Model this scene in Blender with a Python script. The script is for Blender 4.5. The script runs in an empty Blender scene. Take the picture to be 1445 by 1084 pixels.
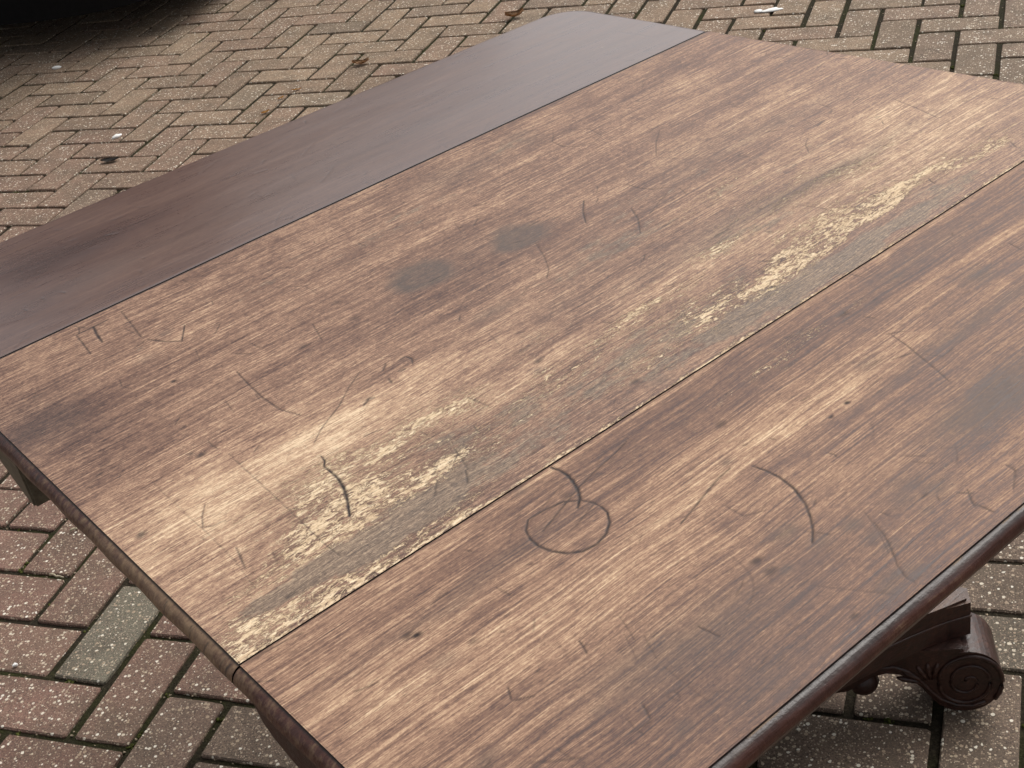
import bpy, bmesh, math, random
import numpy as np
from mathutils import Matrix, Vector

rng = np.random.default_rng(11)
random.seed(5)
scene = bpy.context.scene
C = scene.collection

# ---------------------------------------------------------------- camera
CAM = np.array((2.08682, -3.65410, 1.25375))
RIGHT = np.array((0.93485631, 0.31025109, -0.1725918))
DOWN = np.array((0.03099533, -0.55560548, -0.83086813))
FWD = np.array((-0.35367069, 0.77139277, -0.52902762))
cam_data = bpy.data.cameras.new('camera')
cam = bpy.data.objects.new('camera', cam_data)
C.objects.link(cam)
M = Matrix.Identity(4)
for i in range(3):
    M[i][0] = RIGHT[i]; M[i][1] = -DOWN[i]; M[i][2] = -FWD[i]; M[i][3] = CAM[i]
cam.matrix_world = M
cam_data.sensor_width = 36.0
cam_data.lens = 36.0 * 1918.0 / 1445.0
cam_data.clip_start = 0.05
cam_data.clip_end = 1000.0
scene.camera = cam

# ---------------------------------------------------------------- light
SUN_ELEV, SUN_AZ = math.radians(52), math.radians(62)   # azimuth measured from +X, counter-clockwise
world = bpy.data.worlds.new('World')
scene.world = world
world.use_nodes = True
wn = world.node_tree.nodes; wl = world.node_tree.links
wn.clear()
sky = wn.new('ShaderNodeTexSky'); sky.sky_type = 'NISHITA'; sky.sun_disc = False
sky.sun_elevation = SUN_ELEV
sky.sun_rotation = math.pi / 2 - SUN_AZ
sky.air_density = 1.0; sky.dust_density = 6.0; sky.ozone_density = 1.0
hs = wn.new('ShaderNodeHueSaturation'); hs.inputs['Saturation'].default_value = 0.16
bg = wn.new('ShaderNodeBackground'); bg.inputs['Strength'].default_value = 0.14
wo = wn.new('ShaderNodeOutputWorld')
wl.new(sky.outputs[0], hs.inputs['Color']); wl.new(hs.outputs[0], bg.inputs['Color']); wl.new(bg.outputs[0], wo.inputs[0])
sd = bpy.data.lights.new('sun', 'SUN'); sd.energy = 0.9; sd.angle = math.radians(50); sd.color = (1.0, 0.94, 0.85)
sun = bpy.data.objects.new('sun', sd); C.objects.link(sun)
sv = Vector((math.cos(SUN_ELEV) * math.cos(SUN_AZ), math.cos(SUN_ELEV) * math.sin(SUN_AZ), math.sin(SUN_ELEV)))
sun.rotation_euler = sv.to_track_quat('Z', 'Y').to_euler()
sun.location = sv * 20
scene.render.engine = 'CYCLES'
vs = scene.view_settings
vs.view_transform = 'Standard'; vs.look = 'None'; vs.gamma = 1.0; vs.use_curve_mapping = False
vs.exposure = 0.2
scene.render.resolution_x = 1024; scene.render.resolution_y = 768

# ---------------------------------------------------------------- helpers
def link_mesh(name, verts, faces, mat=None, parent=None, smooth=False):
    me = bpy.data.meshes.new(name)
    me.from_pydata([tuple(map(float, v)) for v in verts], [], faces)
    me.update()
    if smooth:
        me.polygons.foreach_set('use_smooth', [True] * len(me.polygons))
    if mat: me.materials.append(mat)
    o = bpy.data.objects.new(name, me)
    C.objects.link(o)
    if parent: o.parent = parent
    return o

def from_bm(name, bm, mat, parent=None, smooth=False):
    bmesh.ops.recalc_face_normals(bm, faces=bm.faces[:])
    me = bpy.data.meshes.new(name); bm.to_mesh(me); bm.free()
    if smooth: me.polygons.foreach_set('use_smooth', [True] * len(me.polygons))
    me.materials.append(mat)
    o = bpy.data.objects.new(name, me); C.objects.link(o)
    if parent: o.parent = parent
    return o

def tag(o, label=None, cat=None, group=None, kind=None):
    if label: o['label'] = label
    if cat: o['category'] = cat
    if group: o['group'] = group
    if kind: o['kind'] = kind
    return o

def empty(name, loc, rz=0.0):
    o = bpy.data.objects.new(name, None); C.objects.link(o)
    o.location = loc; o.rotation_euler = (0, 0, rz); o.empty_display_size = 0.1
    return o

def vnoise(x, y, seed):
    """smooth value noise in [0,1]"""
    r = np.random.default_rng(seed).random((256, 256))
    xi = np.floor(x).astype(int); yi = np.floor(y).astype(int)
    fx = x - xi; fy = y - yi
    fx = fx * fx * (3 - 2 * fx); fy = fy * fy * (3 - 2 * fy)
    a = r[xi % 256, yi % 256]; b = r[(xi + 1) % 256, yi % 256]
    c = r[xi % 256, (yi + 1) % 256]; d = r[(xi + 1) % 256, (yi + 1) % 256]
    return (a * (1 - fx) + b * fx) * (1 - fy) + (c * (1 - fx) + d * fx) * fy

def fbm(x, y, seed, octv=4, gain=0.5):
    s = np.zeros_like(x); w = 0; a = 1.0
    for k in range(octv):
        s += a * vnoise(x * 2 ** k, y * 2 ** k, seed + k); w += a; a *= gain
    return s / w

# ---------------------------------------------------------------- node helpers
class NT:
    def __init__(self, name):
        self.m = bpy.data.materials.new(name); self.m.use_nodes = True
        self.t = self.m.node_tree; self.n = self.t.nodes; self.l = self.t.links
        self.n.clear()
        self.out = self.n.new('ShaderNodeOutputMaterial')
        self.b = self.n.new('ShaderNodeBsdfPrincipled')
        self.l.new(self.b.outputs[0], self.out.inputs[0])
    def put(self, v, sock):
        if isinstance(v, bpy.types.NodeSocket): self.l.new(v, sock)
        elif v is not None:
            try: sock.default_value = v
            except Exception: sock.default_value = (*v, 1.0)
    def math(self, op, a, b=None, c=None, clamp=False):
        n = self.n.new('ShaderNodeMath'); n.operation = op; n.use_clamp = clamp
        for i, v in enumerate((a, b, c)):
            if v is not None: self.put(v, n.inputs[i])
        return n.outputs[0]
    def mix(self, f, a, b, mode='MIX'):
        n = self.n.new('ShaderNodeMix'); n.data_type = 'RGBA'; n.blend_type = mode; n.clamp_factor = True
        self.put(f, n.inputs[0])
        for v, k in ((a, 6), (b, 7)):
            if isinstance(v, bpy.types.NodeSocket): self.l.new(v, n.inputs[k])
            else: n.inputs[k].default_value = (*v, 1.0)
        return n.outputs[2]
    def coord(self, kind='Object'):
        return self.n.new('ShaderNodeTexCoord').outputs[kind]
    def mapping(self, v, scale=(1, 1, 1), loc=(0, 0, 0), rot=(0, 0, 0)):
        n = self.n.new('ShaderNodeMapping'); self.l.new(v, n.inputs[0])
        n.inputs['Scale'].default_value = scale; n.inputs['Location'].default_value = loc; n.inputs['Rotation'].default_value = rot
        return n.outputs[0]
    def noise(self, v, scale=1.0, detail=4.0, rough=0.55, dist=0.0):
        n = self.n.new('ShaderNodeTexNoise'); self.l.new(v, n.inputs['Vector'])
        n.inputs['Scale'].default_value = scale; n.inputs['Detail'].default_value = detail
        n.inputs['Roughness'].default_value = rough; n.inputs['Distortion'].default_value = dist
        return n.outputs[0]
    def vor(self, v, scale, feature='F1', rnd=1.0):
        n = self.n.new('ShaderNodeTexVoronoi'); self.l.new(v, n.inputs['Vector']); n.feature = feature
        n.inputs['Scale'].default_value = scale; n.inputs['Randomness'].default_value = rnd
        return n.outputs
    def ramp(self, f, stops, interp='LINEAR'):
        n = self.n.new('ShaderNodeValToRGB'); self.l.new(f, n.inputs[0]); n.color_ramp.interpolation = interp
        e = n.color_ramp.elements
        while len(e) < len(stops): e.new(0.5)
        for q, (p, c) in zip(e, stops):
            q.position = p; q.color = (*c, 1.0) if len(c) == 3 else c
        return n.outputs[0]
    def maprange(self, v, a, b, c=0.0, d=1.0, smooth=False):
        n = self.n.new('ShaderNodeMapRange'); self.put(v, n.inputs[0])
        if smooth: n.interpolation_type = 'SMOOTHSTEP'
        for i, k in enumerate((a, b, c, d)): n.inputs[i + 1].default_value = k
        return n.outputs[0]
    def attr(self, name, out='Fac', typ='GEOMETRY'):
        n = self.n.new('ShaderNodeAttribute'); n.attribute_name = name; n.attribute_type = typ
        return n.outputs[out]
    def bump(self, h, strength=0.5, dist=0.001, nrm=None):
        n = self.n.new('ShaderNodeBump'); self.l.new(h, n.inputs['Height'])
        n.inputs['Strength'].default_value = strength; n.inputs['Distance'].default_value = dist
        if nrm: self.l.new(nrm, n.inputs['Normal'])
        return n.outputs[0]
    def set(self, **k):
        for a, v in k.items():
            self.put(v, self.b.inputs[a.replace('_', ' ')])

# ---------------------------------------------------------------- materials
def brick_material(name, stuff):
    N = NT(name)
    pos = N.n.new('ShaderNodeNewGeometry').outputs['Position']
    tint = N.attr('tint', 'Color') if stuff else N.n.new('ShaderNodeObjectInfo').outputs['Color']
    warp = N.noise(pos, 160, 2)
    grain = N.noise(pos, 420, 5, 0.7)
    cloud = N.noise(pos, 14, 4, 0.6)
    base = N.ramp(grain, [(0.25, (0.30, 0.28, 0.27)), (0.5, (0.95, 0.93, 0.9)), (0.72, (1.8, 1.72, 1.6))])
    col = N.mix(1.0, tint, base, 'MULTIPLY')
    col = N.mix(N.maprange(cloud, 0.42, 0.72, 0.0, 0.6), col, (0.085, 0.066, 0.048))
    algae = N.noise(N.mapping(pos, loc=(3.1, 7.7, 0)), 5.5, 5, 0.65)
    col = N.mix(N.maprange(algae, 0.52, 0.78, 0.0, 0.35), col, (0.125, 0.108, 0.072))
    # exposed stone chips, two sizes
    v1 = N.vor(N.mapping(pos, loc=(0.1, 0.3, 0.0)), 190)
    sep = N.n.new('ShaderNodeSeparateColor'); N.l.new(v1['Color'], sep.inputs[0])
    dens = N.maprange(N.noise(pos, 9, 3), 0.3, 0.7, 0.72, 0.54)
    chip = N.math('GREATER_THAN', sep.outputs[0], dens)
    size = N.maprange(sep.outputs[1], 0.0, 1.0, 0.16, 0.56)
    inside = N.maprange(N.math('SUBTRACT', size, v1['Distance']), 0.0, 0.06)
    chip = N.math('MULTIPLY', chip, inside)
    chipc = N.ramp(sep.outputs[2], [(0.0, (0.34, 0.25, 0.17)), (0.4, (0.46, 0.37, 0.265)), (0.75, (0.61, 0.53, 0.41)), (1.0, (0.80, 0.75, 0.64))])
    v2 = N.vor(N.mapping(pos, loc=(5.1, 2.3, 0.0)), 430)
    sep2 = N.n.new('ShaderNodeSeparateColor'); N.l.new(v2['Color'], sep2.inputs[0])
    fine = N.math('MULTIPLY', N.math('GREATER_THAN', sep2.outputs[0], 0.45), N.maprange(v2['Distance'], 0.5, 0.36))
    finec = N.ramp(sep2.outputs[1], [(0.0, (0.035, 0.028, 0.024)), (0.35, (0.11, 0.075, 0.06)), (0.6, (0.34, 0.24, 0.17)), (1.0, (0.58, 0.48, 0.36))])
    col = N.mix(N.math('MULTIPLY', fine, 0.75), col, finec)
    col = N.mix(chip, col, chipc)
    h = N.math('ADD', N.math('MULTIPLY', grain, 0.8), N.math('ADD', N.math('MULTIPLY', chip, 0.5), N.math('MULTIPLY', fine, 0.25)))
    N.set(Base_Color=col, Roughness=N.maprange(chip, 0, 1, 0.85, 0.55), Normal=N.bump(h, 0.9, 0.0012))
    N.b.inputs['Specular IOR Level'].default_value = 0.3
    return N.m

def joint_material():
    N = NT('joint_soil')
    pos = N.n.new('ShaderNodeNewGeometry').outputs['Position']
    g = N.noise(pos, 300, 5, 0.7)
    moss = N.noise(pos, 7, 5, 0.65)
    soil = N.ramp(g, [(0.3, (0.013, 0.010, 0.007)), (0.55, (0.038, 0.031, 0.021)), (0.75, (0.085, 0.068, 0.046))])
    green = N.ramp(g, [(0.3, (0.013, 0.014, 0.006)), (0.55, (0.038, 0.039, 0.015)), (0.78, (0.085, 0.088, 0.032))])
    col = N.mix(N.maprange(moss, 0.45, 0.62), soil, green)
    N.set(Base_Color=col, Roughness=0.95, Normal=N.bump(g, 1.0, 0.004))
    N.b.inputs['Specular IOR Level'].default_value = 0.1
    return N.m

def top_material(name, seed, gloss, amp=1.0, fine=1.0, spec=0.38, gritk=1.0):
    """worn mahogany; the attributes hold where the finish is rubbed, flaked, stained or scratched, plus a painted dark reflection"""
    N = NT(name)
    P = N.mapping(N.coord(), loc=(seed * 3.7, seed * 1.9, 0))
    wob = N.noise(N.mapping(P, (4, 4, 1)), 1.0, 2)
    comb = N.n.new('ShaderNodeCombineXYZ'); N.l.new(N.math('MULTIPLY', N.math('SUBTRACT', wob, 0.5), 0.020), comb.inputs[1])
    add = N.n.new('ShaderNodeVectorMath'); N.l.new(P, add.inputs[0]); N.l.new(comb.outputs[0], add.inputs[1])
    W = add.outputs[0]
    bands = N.noise(N.mapping(W, (1.8, 52, 1)), 1.0, 5, 0.6)
    streak = N.noise(N.mapping(W, (4.5, 420, 1)), 1.0, 5, 0.68)
    fibre = N.noise(N.mapping(W, (24, 1050, 1)), 1.0, 4, 0.7)
    grit = N.noise(N.mapping(W, (260, 620, 1)), 1.0, 4, 0.75, 0.8)
    pores = N.noise(N.mapping(W, (95, 1300, 1), (4, 9, 0)), 1.0, 2, 0.5)
    blot = N.noise(N.mapping(P, (16, 36, 1)), 1.0, 7, 0.72)
    spots = N.noise(P, 75, 5, 0.75)
    wear_or_reflection, flake, stain, grey, scr = (N.attr(k) for k in ('wear_or_reflection', 'flake', 'stain', 'grey', 'scratch_or_band'))
    def cent(s, k): return N.math('MULTIPLY', N.math('SUBTRACT', s, 0.5), k)
    v = N.math('ADD', wear_or_reflection, cent(bands, 0.38 * amp))
    v = N.math('ADD', v, cent(streak, 0.85 * amp))
    v = N.math('ADD', v, cent(fibre, 1.25 * fine))
    v = N.math('ADD', v, cent(grit, 1.15 * fine * gritk))
    v = N.math('ADD', v, N.math('MULTIPLY', cent(blot, 1.0 * fine), N.maprange(wear_or_reflection, 0.35, 0.75, 0.45, 1.0)))
    v = N.math('ADD', v, cent(spots, 0.40 * fine), clamp=True)
    col = N.ramp(v, [(0.0, (0.046, 0.023, 0.019)), (0.20, (0.098, 0.051, 0.039)), (0.40, (0.196, 0.110, 0.075)),
                     (0.60, (0.340, 0.206, 0.136)), (0.80, (0.525, 0.352, 0.226)), (1.0, (0.73, 0.555, 0.370))])
    # grey film of old finish, with a broken edge
    gn = N.math('ADD', N.noise(N.mapping(P, (30, 80, 1)), 1.0, 7, 0.72), cent(grit, 0.30))
    film = N.maprange(N.math('ADD', gn, N.math('MULTIPLY', grey, 0.40)), 0.72, 0.82)
    filmc = N.ramp(N.math('ADD', fibre, cent(grit, 1.3)), [(0.25, (0.075, 0.057, 0.047)), (0.52, (0.195, 0.147, 0.106)), (0.80, (0.41, 0.315, 0.222))])
    col = N.mix(N.math('MULTIPLY', film, 0.75), col, filmc)
    # flaked to bare wood: scattered scraps, ragged along the grain
    fhi = N.noise(N.mapping(W, (120, 270, 1), (2, 5, 0)), 1.0, 5, 0.74, 0.9)
    flo = N.noise(N.mapping(W, (26, 75, 1), (8, 1, 0)), 1.0, 4, 0.65)
    fsum = N.math('ADD', N.math('ADD', N.math('MULTIPLY', fhi, 0.72), N.math('MULTIPLY', flo, 0.38)), N.math('ADD', cent(grit, 0.25), N.math('SUBTRACT', N.math('MULTIPLY', N.math('MINIMUM', flake, 1.0), 0.222), N.math('MULTIPLY', N.maprange(grey, 0.5, 1.0), 0.085))))
    fm = N.maprange(fsum, 0.745, 0.785)
    sq = N.noise(N.mapping(W, (70, 150, 1), (1, 7, 0)), 1.0, 4, 0.6, 1.6)
    sqm = N.math('MULTIPLY', N.maprange(N.math('ABSOLUTE', N.math('SUBTRACT', sq, 0.5)), 0.018, 0.006), N.maprange(N.math('ADD', flake, cent(flo, 2.2)), 0.34, 0.70))
    fm = N.math('MAXIMUM', fm, N.math('MULTIPLY', N.math('MULTIPLY', sqm, N.maprange(grey, 0.5, 1.0, 1.0, 0.25)), 0.6))
    flakec = N.ramp(N.math('ADD', streak, cent(grit, 1.1)), [(0.22, (0.36, 0.235, 0.14)), (0.5, (0.64, 0.475, 0.30)), (0.75, (0.84, 0.69, 0.48))])
    col = N.mix(fm, col, flakec)
    # dark pores
    pm = N.maprange(pores, 0.60, 0.68)
    col = N.mix(N.math('MULTIPLY', pm, 0.55 * fine), col, (0.060, 0.036, 0.030))
    # spilled-ink stains, scratches
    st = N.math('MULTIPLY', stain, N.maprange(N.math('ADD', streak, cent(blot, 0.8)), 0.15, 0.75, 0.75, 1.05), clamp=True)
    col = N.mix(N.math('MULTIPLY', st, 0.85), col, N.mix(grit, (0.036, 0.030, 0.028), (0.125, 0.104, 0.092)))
    col = N.mix(N.math('MULTIPLY', scr, 1.25, None, True), col, (0.026, 0.017, 0.016))
    r = N.math('ADD', N.maprange(v, 0.1, 0.8, gloss, gloss + 0.25), N.math('ADD', cent(spots, 0.14 * fine), N.math('ADD', cent(streak, 0.16 * fine), cent(blot, 0.30 * (1.0 - fine)))))
    r = N.math('ADD', r, N.math('MULTIPLY', fm, 0.2), clamp=True)
    n1 = N.bump(N.math('SUBTRACT', 1.0, fm), 0.7 * min(1.0, fine), 0.0008)
    hh = N.math('SUBTRACT', N.math('ADD', N.math('MULTIPLY', fibre, 0.5), N.math('MULTIPLY', grit, 0.35)), N.math('MULTIPLY', pm, 0.45))
    N.set(Base_Color=col, Roughness=r, Normal=N.bump(hh, 0.40 * fine, 0.0007, n1))
    N.b.inputs['IOR'].default_value = 1.5
    N.put(N.maprange(v, 0.05, 0.6, 0.5, spec), N.b.inputs['Specular IOR Level'])
    return N.m

def dark_wood(name, dark, mid, light, rough=0.32, along='x', wear_or_reflection=0.0, amp=1.0):
    N = NT(name)
    P = N.coord()
    s = {'x': (12, 260, 260), 'y': (260, 12, 260), 'z': (260, 260, 12)}[along]
    g = N.noise(N.mapping(P, s), 1.0, 5, 0.62)
    b = N.noise(P, 16, 5, 0.65)
    sp = N.noise(P, 190, 4, 0.7)
    v = N.math('ADD', N.math('ADD', g, N.math('MULTIPLY', N.math('SUBTRACT', b, 0.5), 1.3 * amp)), N.math('MULTIPLY', N.math('SUBTRACT', sp, 0.5), 0.7 * amp))
    if wear_or_reflection: v = N.math('ADD', v, N.math('MULTIPLY', N.attr('wear_or_reflection'), wear_or_reflection))
    col = N.ramp(v, [(0.2, dark), (0.55, mid), (0.95, light)])
    if wear_or_reflection:
        col = N.mix(N.attr('scratch_or_band'), col, (0.02, 0.014, 0.012))
    N.set(Base_Color=col, Roughness=N.maprange(v, 0.2, 0.9, rough, rough + 0.22), Normal=N.bump(N.math('ADD', N.math('ADD', g, sp), N.noise(P, 55, 3)), 0.5, 0.0010))
    return N.m

def plain(name, col, rough=0.5, metal=0.0, var=0.25, scale=40, spec=0.5):
    N = NT(name)
    g = N.noise(N.coord(), scale, 5, 0.6)
    lo = tuple(c * (1 - var) for c in col); hi = tuple(min(1, c * (1 + var)) for c in col)
    N.set(Base_Color=N.ramp(g, [(0.3, lo), (0.7, hi)]), Roughness=rough, Metallic=metal)
    N.b.inputs['Specular IOR Level'].default_value = spec
    return N.m

M_BRICK = brick_material('paver', False)
M_BRICK_S = brick_material('paver_field', True)
M_JOINT = joint_material()
M_CENTRE = top_material('worn_mahogany_centre', 1, 0.40)
M_FRONT = top_material('worn_mahogany_front', 2, 0.44, 1.15, 0.9, 0.22, 0.8)
M_BACK = top_material('worn_mahogany_back', 3, 0.27, 0.42, 0.22, 0.5)
M_BACK.node_tree.nodes['Principled BSDF'].inputs['Coat Weight'].default_value = 1.0
M_BACK.node_tree.nodes['Principled BSDF'].inputs['Coat Roughness'].default_value = 0.19
M_EDGE = dark_wood('moulding_mahogany', (0.022, 0.008, 0.006), (0.070, 0.024, 0.016), (0.25, 0.160, 0.092), 0.26, 'x', 0.62, 0.55)
M_MAHOG = dark_wood('base_mahogany', (0.010, 0.0032, 0.002), (0.032, 0.0098, 0.006), (0.085, 0.033, 0.019), 0.33, 'x')
M_PLAT_LIT = dark_wood('platform_lit_mahogany', (0.05, 0.028, 0.02), (0.11, 0.06, 0.042), (0.22, 0.135, 0.085), 0.30, 'x')  # lighter copy of the base wood, for the lit platform top
M_RAW = dark_wood('raw_wood', (0.10, 0.08, 0.05), (0.17, 0.14, 0.095), (0.26, 0.22, 0.15), 0.6, 'y')
M_GAP = plain('joint_shadow_wood', (0.02, 0.008, 0.005), 0.8)

# ---------------------------------------------------------------- paving
PX0, PX1, PY0, PY1 = -1.9, 2.7, -3.2, 1.6
nx, ny = int((PX1 - PX0) / 0.011), int((PY1 - PY0) / 0.011)
gx, gy = np.meshgrid(np.linspace(PX0, PX1, nx), np.linspace(PY0, PY1, ny), indexing='ij')
gz = -0.0052 + 0.003 * (fbm(gx * 9, gy * 9, 3) - 0.5) + 0.003 * (fbm(gx * 60, gy * 60, 9, 2) - 0.5)
gv = np.stack([gx, gy, gz], -1).reshape(-1, 3)
idx = np.arange(nx * ny).reshape(nx, ny)
gf = np.stack([idx[:-1, :-1], idx[1:, :-1], idx[1:, 1:], idx[:-1, 1:]], -1).reshape(-1, 4)

def grid_mesh(name, verts, quads, mat, smooth=True, attrs=None):
    me = bpy.data.meshes.new(name)
    me.vertices.add(len(verts)); me.vertices.foreach_set('co', np.asarray(verts, np.float32).ravel())
    nf = len(quads)
    me.loops.add(nf * 4); me.loops.foreach_set('vertex_index', np.asarray(quads, np.int32).ravel())
    me.polygons.add(nf); me.polygons.foreach_set('loop_start', np.arange(0, nf * 4, 4, dtype=np.int32))
    me.polygons.foreach_set('use_smooth', np.full(nf, smooth))
    me.update(calc_edges=True)
    me.materials.append(mat)
    for k, a in (attrs or {}).items():
        at = me.attributes.new(k, 'FLOAT', 'POINT'); at.data.foreach_set('value', np.asarray(a, np.float32).ravel())
    me.validate()
    return me

big = np.array([(-250, -250, -0.035), (250, -250, -0.035), (250, 250, -0.035), (-250, 250, -0.035)])
gme = grid_mesh('ground', np.r_[gv, big], np.r_[gf, [[len(gv), len(gv) + 1, len(gv) + 2, len(gv) + 3]]], M_JOINT)
ground = bpy.data.objects.new('ground', gme); C.objects.link(ground)
tag(ground, 'dark mossy sand bed between the herringbone paving bricks', None, None, 'structure')

def brick_outline(L, Wd, r):
    """rounded, slightly uneven outline of a paver with its corner at the origin"""
    c = 0.003
    j = lambda s=0.0012: r.normal(0, s)
    x0, x1 = 0.0060 + j(0.0009), L - 0.0060 + j(0.0009)
    y0, y1 = 0.0044 + j(0.0007), Wd - 0.0044 + j(0.0007)
    p = [(x0 + c, y0 + j(.0005)), ((x0 + x1) / 2 + j(.008), y0 + j(.0008)), (x1 - c, y0 + j(.0005)), (x1 + j(.0006), y0 + c),
         (x1 + j(.0006), y1 - c), (x1 - c, y1 + j(.0005)), ((x0 + x1) / 2 + j(.008), y1 + j(.0008)), (x0 + c, y1 + j(.0005)),
         (x0 + j(.0006), y1 - c), (x0 + j(.0006), y0 + c)]
    return np.array(p)

def brick_geo(L, Wd, r):
    p = brick_outline(L, Wd, r); m = len(p); ce = np.array([L / 2, Wd / 2])
    inset = ce + (p - ce) * np.array([1 - 0.004 / L, 1 - 0.004 / Wd])
    v = [(*q, 0.0) for q in inset] + [(*q, -0.0022) for q in p] + [(*q, -0.03) for q in p]
    f = [tuple(range(m))]
    for i in range(m):
        k = (i + 1) % m
        f += [(i, m + i, m + k, k), (m + i, 2 * m + i, 2 * m + k, m + k)]
    return v, f

br = np.random.default_rng(77)
VAR = {}
for horiz in (True, False):
    L_, W_ = (0.2, 0.1) if horiz else (0.1, 0.2)
    VAR[horiz] = []
    for k in range(14):
        v, f = brick_geo(L_, W_, br)
        v = [(x - L_ / 2, y - W_ / 2, z) for x, y, z in v]
        me = bpy.data.meshes.new('brick'); me.from_pydata(v, [], f); me.update(); me.materials.append(M_BRICK)
        VAR[horiz].append(me)

TC, TS = math.cos(1.00715297), math.sin(1.00715297)
TO = np.array((1.657141, -3.176886))                       # near corner of the table's centre board
def seen(U, V, L_, W_):
    """does the photograph show any of this paver (in frame, not behind the table top)"""
    for i in np.linspace(.05, .95, 6):
        for j in np.linspace(.05, .95, 6):
            X = np.array([U + L_ * i, V + W_ * j, 0.0]); D = X - CAM; z = D @ FWD
            if z <= 0: continue
            if abs(1918 * (D @ RIGHT) / z) > 730 or abs(1918 * (D @ DOWN) / z) > 550: continue
            s = (0.72 - CAM[2]) / -CAM[2]; h = CAM[:2] + s * D[:2] - TO
            if 0 < h[0] * TC + h[1] * TS < 0.91 and -0.255 < -h[0] * TS + h[1] * TC < 0.73: continue
            return True
    return False

GREEN = {(8, -26): 1.0, (20, -24): 0.55, (12, -28): 0.45, (11, -27): 0.3}
def brick_tint(U, V, r):
    pink = np.array((0.198, 0.118, 0.094)); brown = np.array((0.180, 0.124, 0.092)); tan = np.array((0.285, 0.208, 0.143)); grey = np.array((0.165, 0.135, 0.105))
    far = np.clip((V + 16) / 12.0, 0, 1); rightw = np.clip((U - 13) / 6.0, 0, 1)
    q = r.random()
    near = pink * (1 - q * .5) + brown * q * .5
    farc = tan * (1 - q * .6) + (brown if r.random() < .5 else pink * 1.05) * q * .6
    c = near * (1 - far) + farc * far
    c = c * (1 - .5 * rightw) + grey * .5 * rightw
    if U > 10 and V < -20: c = c * np.array((0.80, 0.83, 0.83))  # brown-green bricks; the table's shade is put into their colour too
    g = GREEN.get((U, V), 0.0)
    if g == 0 and r.random() < 0.05: g = 0.3
    c = c * (1 - g) + np.array((0.165, 0.152, 0.118)) * g
    return c * r.uniform(0.86, 1.12)

fv, ff, fcol = [], [], []
for U in range(-34, 46):
    for V in range(-48, 30):
        s = (U + V) % 4
        if s not in (0, 2): continue
        horiz = s == 0
        L_, W_ = (0.2, 0.1) if horiz else (0.1, 0.2)
        col = brick_tint(U, V, br)
        dz = br.normal(0, 0.0008)
        rx, ry, rz = br.normal(0, 0.006), br.normal(0, 0.006), br.normal(0, 0.006)
        if -16 <= U <= 24 and -31 <= V <= 15 and seen(U * .1, V * .1, L_, W_):
            o = bpy.data.objects.new('brick', VAR[horiz][br.integers(14)])
            C.objects.link(o); o.parent = ground
            o.location = (U * .1 + L_ / 2, V * .1 + W_ / 2, dz)
            o.rotation_euler = (rx, ry, rz + (math.pi if br.random() < .5 else 0))
            o.color = (*col, 1.0)
        else:
            v, f = brick_geo(L_, W_, br); b0 = len(fv)
            fv += [(U * .1 + x, V * .1 + y, z + dz) for x, y, z in v]
            ff += [tuple(i + b0 for i in q) for q in f]
            fcol += [col] * len(v)
field = link_mesh('brick_field', fv, ff, M_BRICK_S, ground)
ca = field.data.attributes.new('tint', 'FLOAT_COLOR', 'POINT')
ca.data.foreach_set('color', np.c_[np.array(fcol), np.ones(len(fcol))].astype(np.float32).ravel())
field['kind'] = 'stuff'

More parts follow.
